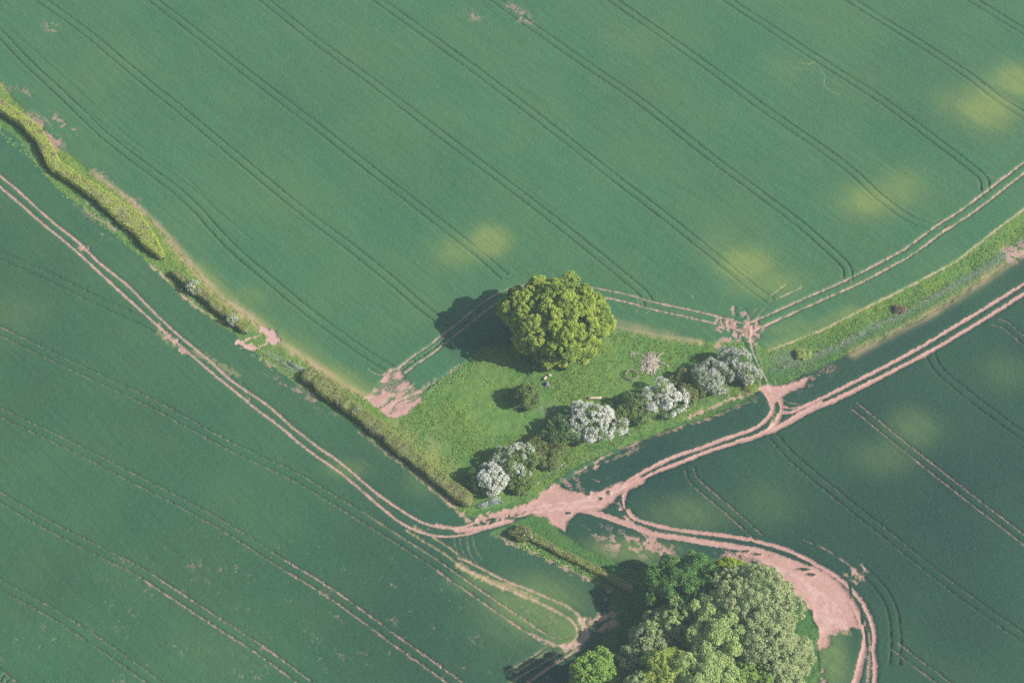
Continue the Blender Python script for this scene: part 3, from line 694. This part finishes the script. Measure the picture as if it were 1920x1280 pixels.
haw(1398, 702, 3.0, 2.2, 1.9, 'small pale flowering hawthorn beside the path at the right end of the row', 'haw', .85, 3600, 35, 'blossom_grey', leafn=3500)
haw(990, 739, 3.9, 2.1, 2.1, 'small round green bush standing by itself in the paddock', 'haw', 0, 0, 36, leafn=7500, clump=.4)
haw(363, 537, 2.2, .95, .95, 'small white flowering thorn in the middle of the long hedge', 'haw', .9, 900, 37, leafn=900)
haw(437, 600, 2.0, .7, .7, 'small white flowering thorn near the gateway end of the long hedge', 'haw', .9, 450, 38, leafn=600)
haw(670, 773, 2.0, .6, .6, 'tiny white flowering thorn in the lower straight hedge', 'haw', .9, 350, 39, leafn=500)
haw(1505, 664, .9, 1.25, .8, 'small pale yellow-green shrub at the start of the weedy verge', 'pale_shrub', 0, 0, 40, leafn=1800, name='shrub', cat='shrub')
haw(1687, 580, .9, .9, .6, 'small red-brown shrub in the middle of the weedy verge', 'red', 0, 0, 41, leafn=1300, name='shrub', cat='shrub')
haw(980, 1000, 1.6, 1.5, 1.3, 'brownish rounded thorn at the track end of the short lower hedge', 'haw_brown', .5, 260, 42, 'blossom_grey', leafn=2300)
haw(1408, 727, .8, .9, .7, 'clump of yellow flowers under the right end of the thorn row', 'weed', .9, 260, 43, 'yflower', leafn=500, name='flower_clump', cat='flowers', leaf=.15)

# ------------------------------------------------------------------ hedges
def hedge(l, width, height, label, mat, seed, dens=55, leaf=.17, wvar=.42):
    rs = np.random.RandomState(seed)
    w = smooth(P(l), 10); seg = np.linalg.norm(np.diff(w, axis=0), axis=1); cum = np.r_[0, np.cumsum(seg)]; Lh = cum[-1]
    c0 = w.mean(0); t = empty('hedge', (w[0][0], w[0][1], ground_z(*w[0])), label, 'hedge'); org = np.array([w[0][0], w[0][1], 0])
    def frame(s):
        x = np.interp(s, cum, w[:, 0]); y = np.interp(s, cum, w[:, 1])
        x2 = np.interp(s+.3, cum, w[:, 0])-np.interp(s-.3, cum, w[:, 0]); y2 = np.interp(s+.3, cum, w[:, 1])-np.interp(s-.3, cum, w[:, 1])
        n = np.hypot(x2, y2)+1e-9; return x, y, -y2/n, x2/n
    def section(s, u):     # u in -1..1 across over the top; returns offset, z, normal(o,z)
        wn = .6*vn(s, s*0+seed, 2.2, seed)+.4*vn(s, s*0+seed, .8, seed+7); hn = .5*vn(s, s*0+3*seed, 1.6, seed+2)+.5*vn(s, u*1.5, .6, seed+3); fine = vn(s*1., u*4., .5, 9)
        wi = (width if not callable(width) else width(s/Lh)); hw = wi/2*(1+wvar*(wn-.5)*2)+.1*(fine-.5)
        hh = height*(1+.38*(hn-.5))+.26*(fine-.5)
        taper = np.clip(np.minimum(s, Lh-s)/.8, 0, 1)**.5; hw = hw*(.4+.6*taper); hh = hh*(.5+.5*taper)
        a = u*math.pi/2; e = .24
        o = np.sign(np.sin(a))*np.abs(np.sin(a))**e*hw; z = np.abs(np.cos(a))**e*hh
        return o, z, np.sin(a), np.cos(a)
    # woody inner body
    ns = int(Lh/.35)+2; nu = 13; S, U = np.meshgrid(np.linspace(0, Lh, ns), np.linspace(-1, 1, nu), indexing='ij')
    o, z, no, nz = section(S, U); x, y, fx, fy = frame(S)
    Vv = np.stack([x+fx*o*.84, y+fy*o*.84, z*.86], -1).reshape(-1, 3)-org
    ii = np.arange(ns*nu).reshape(ns, nu); Fq = np.stack([ii[:-1, :-1], ii[:-1, 1:], ii[1:, 1:], ii[1:, :-1]], -1).reshape(-1, 4)
    mesh_np('branches', Vv, Fq, M['twig_hedge'], t, True)
    mw = float(np.mean(width(np.linspace(0, 1, 9)))) if callable(width) else width
    n = int(Lh*(mw+2*height)*dens)
    s = rs.rand(n)*Lh; q = rs.rand(n); e_ = .24; sg = np.where(rs.rand(n) < .5, -1, 1)
    ut = np.arcsin(q**(1/e_)); us = np.arccos(q**(1/e_)); u = np.clip(np.where(rs.rand(n) < mw/(mw+2*height), ut, us)*2/math.pi, 0, .985)*sg; o, z, no, nz = section(s, u); x, y, fx, fy = frame(s)
    C = np.stack([x+fx*o, y+fy*o, z], 1)-org+rs.randn(n, 3)*.07; Nn = np.stack([fx*no, fy*no, nz], 1)
    quads_obj('foliage', leafquads(C, Nn+np.array([0, 0, .5]), leaf, rs, wob=.5), mat, t)
    return t
M['twig_hedge'] = plain_mat('hedge_wood', (.15, .18, .07), (.22, .22, .11), 3)
hedge([(-60,158),(-20,190),(6,208),(36,228),(72,258),(90,288),(106,318),(124,330),(160,354),(196,378),(226,402),(258,428),(284,462),(306,488)],
      lambda q: 2.3-1.1*sstep(.93, 1.0, np.abs(q))+1.3*np.exp(-((q-.8)/.12)**2), 2.0, 'long winding clipped hedge with a bulging yellow-green top, from the left edge', M['hedge_y'], 61, 85)
hedge([(326,514),(345,530),(362,543),(380,556),(400,574),(428,596),(446,611),(466,626)], 1.5, 1.7, 'narrow clipped hedge ending at the worn gateway', M['hedge'], 62, 85)
hedge([(572,702),(600,724),(640,756),(692,796),(740,834),(790,876),(838,914),(884,948)], lambda q: 2.8-.6*q, 2.0, 'straight broad clipped hedge along the lower left side of the paddock', M['hedge'], 63, 85)
hedge([(985,1004),(1020,1022),(1062,1044),(1108,1066),(1152,1090),(1186,1110)], 1.3, 1.1, 'short low hedge running from the track junction towards the clump of trees', M['hedge'], 64, 85)

# ------------------------------------------------------------------ copse
CP = [  # px, py, crown height, radii, material, label, name
 (1283,1100,6.5,(6.0,5.2,4.4),'deep','deep green tree at the upper left corner of the clump'),
 (1360,1076,6.0,(3.6,2.8,2.6),'lime','bright lime green small tree at the top edge of the clump'),
 (1404,1134,10.0,(6.5,6.4,5.8),'sage','largest grey-green tree at the upper right of the clump'),
 (1326,1150,8.6,(4.0,3.8,4.2),'sage2','pale green tree just below the deep green one'),
 (1260,1176,5.7,(4.8,4.4,4.4),'sage2','pale green tree on the left flank with its shadow over the grass'),
 (1222,1208,5.4,(3.8,3.6,3.8),'sage','grey-green tree on the left edge, below the pale flank tree'),
 (1336,1200,10.4,(5.0,4.6,4.6),'sage2','pale green tree in the very middle of the clump'),
 (1196,1242,5.0,(3.6,3.4,3.6),'sage','smaller grey-green tree, lowest on the left edge'),
 (1420,1200,9.8,(5.4,5.0,4.8),'sage','grey-green tree below the largest one, left of the dark gap'),
 (1470,1226,7.8,(3.6,3.4,3.4),'sage','small grey-green tree at the right edge above the grass strip'),
 (1455,1276,7.8,(3.8,3.4,3.4),'sage','grey-green tree at the lower right corner below the dark gap'),
 (1248,1258,8.8,(4.6,4.2,4.2),'maple_p','yellowish green tree at the bottom of the clump, left of centre'),
 (1318,1264,9.8,(5.0,4.4,4.4),'sage2','pale green tree at the bottom edge in the centre'),
 (1392,1270,8.0,(4.4,4.0,3.4),'bright','fresher green tree at the bottom edge, right of centre'),
 (1113,1262,6.4,(3.7,3.4,3.9),'bright','bright green tree standing apart at the bottom left of the clump'),
 (1150,1250,4.2,(1.7,1.6,2.0),'deep','small dark green tree squeezed between the separate tree and the clump'),
 (1205,1300,7.6,(4.4,4.0,4.0),'sage2','pale tree cut by the bottom edge between separate tree and clump')]
M['maple_p'] = leaf_mat('pale_yellow_leaf', (.32, .42, .09), (.50, .58, .16), trans=.42)
for i, (px, py, hc, rad, mt, lab) in enumerate(CP):
    rad = (rad[0]*.98, rad[1]*.98, rad[2]*1.05); A = rad[0]*rad[1]
    tree('broadleaf_tree', px, py, hc*.88, rad, lab, 'tree', M[mt], nl=int(26+A*1.5), nleaf=int(8000+A*800), leaf=.28, clump=(.48, .34, .42)[i % 3], seed=100+i, r0=.22+.02*rad[0],
         low=-.4, nclump=22, lobe=.22+.04*((i*7)%3-1), wob=.6, group='trees of the clump')

# ------------------------------------------------------------------ ground plants (countless)
def on_mask(mask, n, rs, poly=None):
    m_ = mask & ~outer
    jj, ii = np.where(m_); k = rs.choice(len(jj), n)
    x = XS[ii[k]]+(rs.rand(n)-.5)*STEP; y = YS[jj[k]]+(rs.rand(n)-.5)*STEP
    return x, y, HZ[jj[k], ii[k]]
rs = np.random.RandomState(8)
def tufts(name, mask, n, size, mat, label, rs, up=.25, nclump=1, spread=.2):
    x, y, z = on_mask(mask, n//nclump, rs)
    x = np.repeat(x, nclump)+rs.randn(len(x)*nclump)*spread; y = np.repeat(y, nclump)+rs.randn(len(y)*nclump)*spread; z = np.repeat(z, nclump)
    s = size*(.5+rs.rand(len(x)))
    C = np.stack([x, y, z+s*up*.6], 1); Nn = rs.randn(len(x), 3)*np.array([.7, .7, .3])+np.array([.3, 0, 1.])
    o = quads_obj(name, leafquads(C, Nn, size, rs), mat); tag(o, label, 'grass' if 'grass' in name else 'weeds', kind='stuff')
gb = (grass > .6) & (soil < .3)
pad = inpoly(P(paddock)); ver = inpoly(P(verge)); cop = inpoly(P(copse_floor)) | inpoly(P(south))
tufts('grass_tufts', gb & pad & (fbm(GX, GY, 9, 3, 44) > .5), 17000, .24, M['tuft'], 'rough green grass tufts all over the paddock', rs)
tufts('grass_tufts', gb & pad & (yel > .3), 9000, .28, M['tuft_y'], 'yellower grass tufts in patches of the paddock', rs)
tufts('grass_tufts', gb & ~pad, 18000, .24, M['tuft'], 'green grass tufts on the verges and around the clump of trees', rs)
tufts('grass_tufts', gb & ~pad & ~cop & (yel > .3), 8000, .22, M['tuft_y'], 'yellow-green grass tufts along the hedge bank and weedy verge', rs)
w1 = inpoly(P([(790,735),(905,655),(905,680),(850,720),(800,760)])) | inpoly(P([(1480,690),(1600,600),(1700,550),(1920,420),(1920,450),(1700,590),(1560,665)]))
w1 |= inpoly(P([(1350,640),(1395,645),(1430,715),(1405,700)])) | inpoly(P([(1440,690),(1480,680),(1560,670),(1500,705),(1450,720)])) | inpoly(P([(860,830),(905,830),(900,870),(850,850)]))
tufts('weed_clumps', gb & w1 & (fbm(GX, GY, 2.2, 2, 91) > .52), 7500, .26, M['weed'], 'pale leafy weeds in clumps on the verge and paddock corner', rs, nclump=10, spread=.28)
w2 = (np.minimum(distline(smooth(P([(-20,240),(55,290),(110,350),(215,440),(300,505),(430,622)])), 3), distline(smooth(P([(480,668),(560,715),(700,822),(870,962)])), 3)) < .7)
tufts('weed_clumps', w2, 3200, .26, M['weed'], 'pale leafy weeds along the shaded foot of the long hedges', rs, nclump=8, spread=.25)
w3 = (distline(smooth(P([(950,1005),(1010,1035),(1080,1065),(1150,1102)])), 3) < .8)
tufts('weed_clumps', w3, 1500, .34, M['weed'], 'leafy weeds below the short lower hedge', rs, nclump=8, spread=.25)

# ------------------------------------------------------------------ farm things
# brushwood heap
gx, gy = at(1220, 682); r_ = random.Random(3)
t = empty('brushwood_pile', (gx, gy, ground_z(gx, gy)), 'heap of bleached cut branches in the paddock behind the ring feeder', 'brushwood')
mb = MB()
for i in range(420):
    a = r_.gauss(1.25, .38); L_ = r_.uniform(.8, 2.8); q = r_.random()**.5; ph = r_.uniform(0, 6.28)
    cx, cy = math.cos(ph)*1.75*q, math.sin(ph)*1.9*q; cz = .1+(.85*(1-q))*r_.random()
    dx, dy = math.cos(a)*L_/2, math.sin(a)*L_/2; dz = r_.uniform(-.15, .25)
    mb.tube([(cx-dx, cy-dy, max(.03, cz-dz)), (cx+r_.uniform(-.1, .1), cy, cz+.05), (cx+dx, cy+dy, max(.03, cz+dz))], [.045, .035, .015], 4)
tag(mb.build('sticks', M['stick'], t), kind='stuff')
for (a, b) in [((1.2, .2, .3), (3.6, -.9, .35)), ((1.0, .9, .4), (2.4, 1.9, .9)), ((1.4, -.4, .2), (2.7, -.2, .8)), ((-1.0, 1.2, .3), (-2.1, 2.0, .3)), ((.2, -1.6, .2), (.8, -2.7, .25))]:
    a_, b_ = Vector(a), Vector(b); MB().tube([a_, a_.lerp(b_, .5)+Vector((0, .1, .12)), b_], [.09, .07, .03], 6).build('branch', M['stick'], t, True)
gx, gy = at(1193, 664)
t = empty('brushwood_pile', (gx, gy, ground_z(gx, gy)), 'small scatter of twigs at the left end of the big brushwood heap', 'brushwood'); mb = MB()
for i in range(60):
    a = r_.uniform(0, 6.28); L_ = r_.uniform(.3, .9); cx, cy = r_.gauss(0, .45), r_.gauss(0, .35)
    mb.tube([(cx, cy, .08), (cx+math.cos(a)*L_, cy+math.sin(a)*L_, .16)], [.035, .02], 4)
tag(mb.build('sticks', M['stick'], t), kind='stuff')

# ring feeder
gx, gy = at(1184, 706)
t = empty('ring_feeder', (gx, gy, ground_z(gx, gy)+.04), 'round steel cattle feeder ring lying on the paddock grass', 'cattle feeder')
def ring(rad, z, r): return MB().tube([(math.cos(a)*rad, math.sin(a)*rad, z) for a in np.linspace(0, 2*math.pi, 37)], r, 6, False)
ring(1.12, .08, .07).build('lower_rail', M['rust'], t, True); ring(1.12, .42, .05).build('middle_rail', M['rust'], t, True); ring(1.06, .78, .06).build('upper_rail', M['rust'], t, True)
for k in range(16):
    a = k*math.pi/8; MB().tube([(1.12*math.cos(a), 1.12*math.sin(a), .05), (1.06*math.cos(a), 1.06*math.sin(a), .8)], .028, 5).build('bar', M['rust'], t)

def log(px, py, L_, r, ang, label, mat='log', cat='log'):
    gx, gy = at(px, py); t = empty('log', (gx, gy, ground_z(gx, gy)+.12), label, cat, rz=R(ang))
    MB().tube([(-L_/2, 0, r), (-L_*.2, .04, r*1.05), (L_*.2, -.03, r), (L_/2, 0, r*.95)], [r, r*.95, r*.9, r*.78], 10).build('trunk', M[mat], t, True)
    for sx in (-1, 1):
        MB().tube([(sx*(L_/2-.01), 0, r), (sx*(L_/2+.012), 0, r)], r*.74, 10).build('cut_end', M['log'], t)
    return t
log(1115, 748, 2.5, .24, 4, 'pale stripped log lying behind the largest white hawthorn')
MB_ = log(1117, 762, 1.1, .17, 30, 'short pale log half hidden by the top of the largest white hawthorn')
log(1022, 711, .8, .27, 60, 'pale cut log, left of the three pieces in the open paddock')
log(1031, 705, .55, .2, 10, 'small tan log, furthest of the three pieces in the open paddock')
def stump(px, py, r, h, label, seed):
    rr = random.Random(seed); gx, gy = at(px, py); t = empty('tree_stump', (gx, gy, ground_z(gx, gy)), label, 'stump')
    mb = MB(); mb.tube([(0, 0, 0), (0, 0, .15), (.02, 0, h)], [r*1.5, r*1.05, r*.85], 11); mb.build('stump_body', M['greywood'], t, True)
    for k in range(5):
        a = k*1.26+rr.random(); MB().tube([(math.cos(a)*r*.7, math.sin(a)*r*.7, .25), (math.cos(a)*r*1.6, math.sin(a)*r*1.6, .1), (math.cos(a)*r*2.3, math.sin(a)*r*2.3, .02)], [.12, .09, .04], 6).build('root', M['greywood'], t, True)
stump(1026, 722, .38, .7, 'dark grey stump in front of the pale logs in the paddock', 1)
stump(1099, 680, .50, .5, 'grey uprooted stump at the lower right edge of the big tree', 2)

# gates and fences
def gate(px0, py0, px1, py1, h, label, lean=0., rails=5, name='field_gate'):
    a = Vector((*at(px0, py0), 0)); b = Vector((*at(px1, py1), 0)); d = b-a; L_ = d.length; ang = math.atan2(d.y, d.x)
    t = empty(name, (a.x, a.y, ground_z(a.x, a.y)+.12), label, 'gate', rz=ang)
    def pt(x, z): return (x, z*math.sin(lean), z*math.cos(lean))
    for k in range(rails):
        z = .12+(h-.12)*(k/(rails-1)); MB().tube([pt(0, z), pt(L_, z)], .05, 6).build('rail', M['steel'], t, True)
    for x in (0, L_*.5, L_): MB().tube([pt(x, .05), pt(x, h+.03)], .055, 6).build('stile', M['steel'], t, True)
    MB().tube([pt(.05, .15), pt(L_*.5, h)], .035, 6).build('brace', M['steel'], t, True)
    return t
gate(916, 950, 940, 943, 1.3, 'galvanised five-bar field gate leaning by the lowest white hawthorn', lean=.55, rails=5)
gate(899, 955, 915, 950, 1.0, 'lower grey hurdle gate between the hedge end and the leaning gate', lean=.4, rails=4)
gate(540, 684, 565, 700, 1.0, 'grey metal gate lying in the gap above the straight hedge', lean=.9, rails=4)
def fence(l, gapm, label, h=1.15, mat='post'):
    w = smooth(P(l)); seg = np.linalg.norm(np.diff(w, axis=0), axis=1); cum = np.r_[0, np.cumsum(seg)]; L_ = cum[-1]
    t = empty('wire_fence', (w[0][0], w[0][1], 0), label, 'fence'); n = max(2, int(L_/gapm)); tops = []
    rr = random.Random(len(l)); me = None
    for k in range(n+1):
        s = L_*k/n; x = float(np.interp(s, cum, w[:, 0])-w[0][0]); y = float(np.interp(s, cum, w[:, 1])-w[0][1]); z = ground_z(x+w[0][0], y+w[0][1])
        if me is None:
            o = MB().tube([(0, 0, -.1), (0, 0, h*.97), (0, 0, h)], [.065, .06, .03], 7).build('post', M[mat], t); me = o
        else: o = me.copy(); COL.objects.link(o); o.parent = t
        o.location = (x, y, z); o.rotation_euler = (rr.uniform(-.06, .06), rr.uniform(-.06, .06), 0); tops.append((x, y, z))
    for f in (.35, .65, .92):
        MB().tube([(a, b, c+h*f) for a, b, c in tops], .007, 4).build('wire', M['rust'], t)
fence([(942,944),(985,925),(1022,897),(1060,876),(1125,846),(1195,812),(1262,782),(1330,756),(1400,732),(1424,718)], 3.2, 'post and wire fence along the track side of the hawthorn row')
fence([(486,658),(510,672),(538,688)], 2.0, 'short post and wire fence between the worn gateway and the grey gate')
fence([(1470,692),(1560,655),(1640,617),(1700,587),(1780,542),(1850,503),(1930,455)], 4.0, 'post and wire fence along the ditch of the weedy verge')

# pale sheet scraps on the grass by the fence
def scrap(px, py, L_, wd, ang, label):
    gx, gy = at(px, py); mb = MB(); n = 6
    for i in range(n+1):
        for s in (-1, 1):
            for zz in (0, .02): mb.v.append(Vector((-L_/2+L_*i/n, s*wd/2*(1+.3*math.sin(i*2.1)), .22+.05*math.sin(i*1.7+s)+zz)))
    for i in range(n):
        b = i*4
        mb.f += [(b+1, b+5, b+7, b+3), (b, b+2, b+6, b+4), (b, b+4, b+5, b+1), (b+2, b+3, b+7, b+6)]
    mb.f += [(0, 1, 3, 2), (n*4, n*4+2, n*4+3, n*4+1)]
    o = mb.build('plastic_sheet', M['sheet'], None, True); o.location = (gx, gy, ground_z(gx, gy)); o.rotation_euler = (0, 0, R(ang)); tag(o, label, 'sheet')
M['sheet'] = plain_mat('pale_sheet', (.36, .42, .38), (.5, .54, .5), 4)
scrap(1051, 874, 1.9, .16, 42, 'long pale strip lying below the olive bush by the wire fence')
scrap(1009, 906, .6, .2, 50, 'short pale scrap on the grass beside the fence, nearer the gate')

# ------------------------------------------------------------------ haze
mb = MB(); top = CAMLOC.z+6
mb.box((0, 0, (top-1.5)/2), (2900, 2900, top+1.5)); mb_f = mb
hz = mb.build('haze', None); m, n, N, L = newmat('haze_air')
pv = N.new('ShaderNodeVolumePrincipled'); pv.inputs['Density'].default_value = HAZE_DENSITY
pv.inputs['Color'].default_value = (.70, .83, 1.0, 1); pv.inputs['Anisotropy'].default_value = .2
o = N.new('ShaderNodeOutputMaterial'); L.new(pv.outputs[0], o.inputs['Volume']); hz.data.materials.append(m)
tag(hz, 'thin pale haze filling the air over the fields', 'haze', kind='stuff')
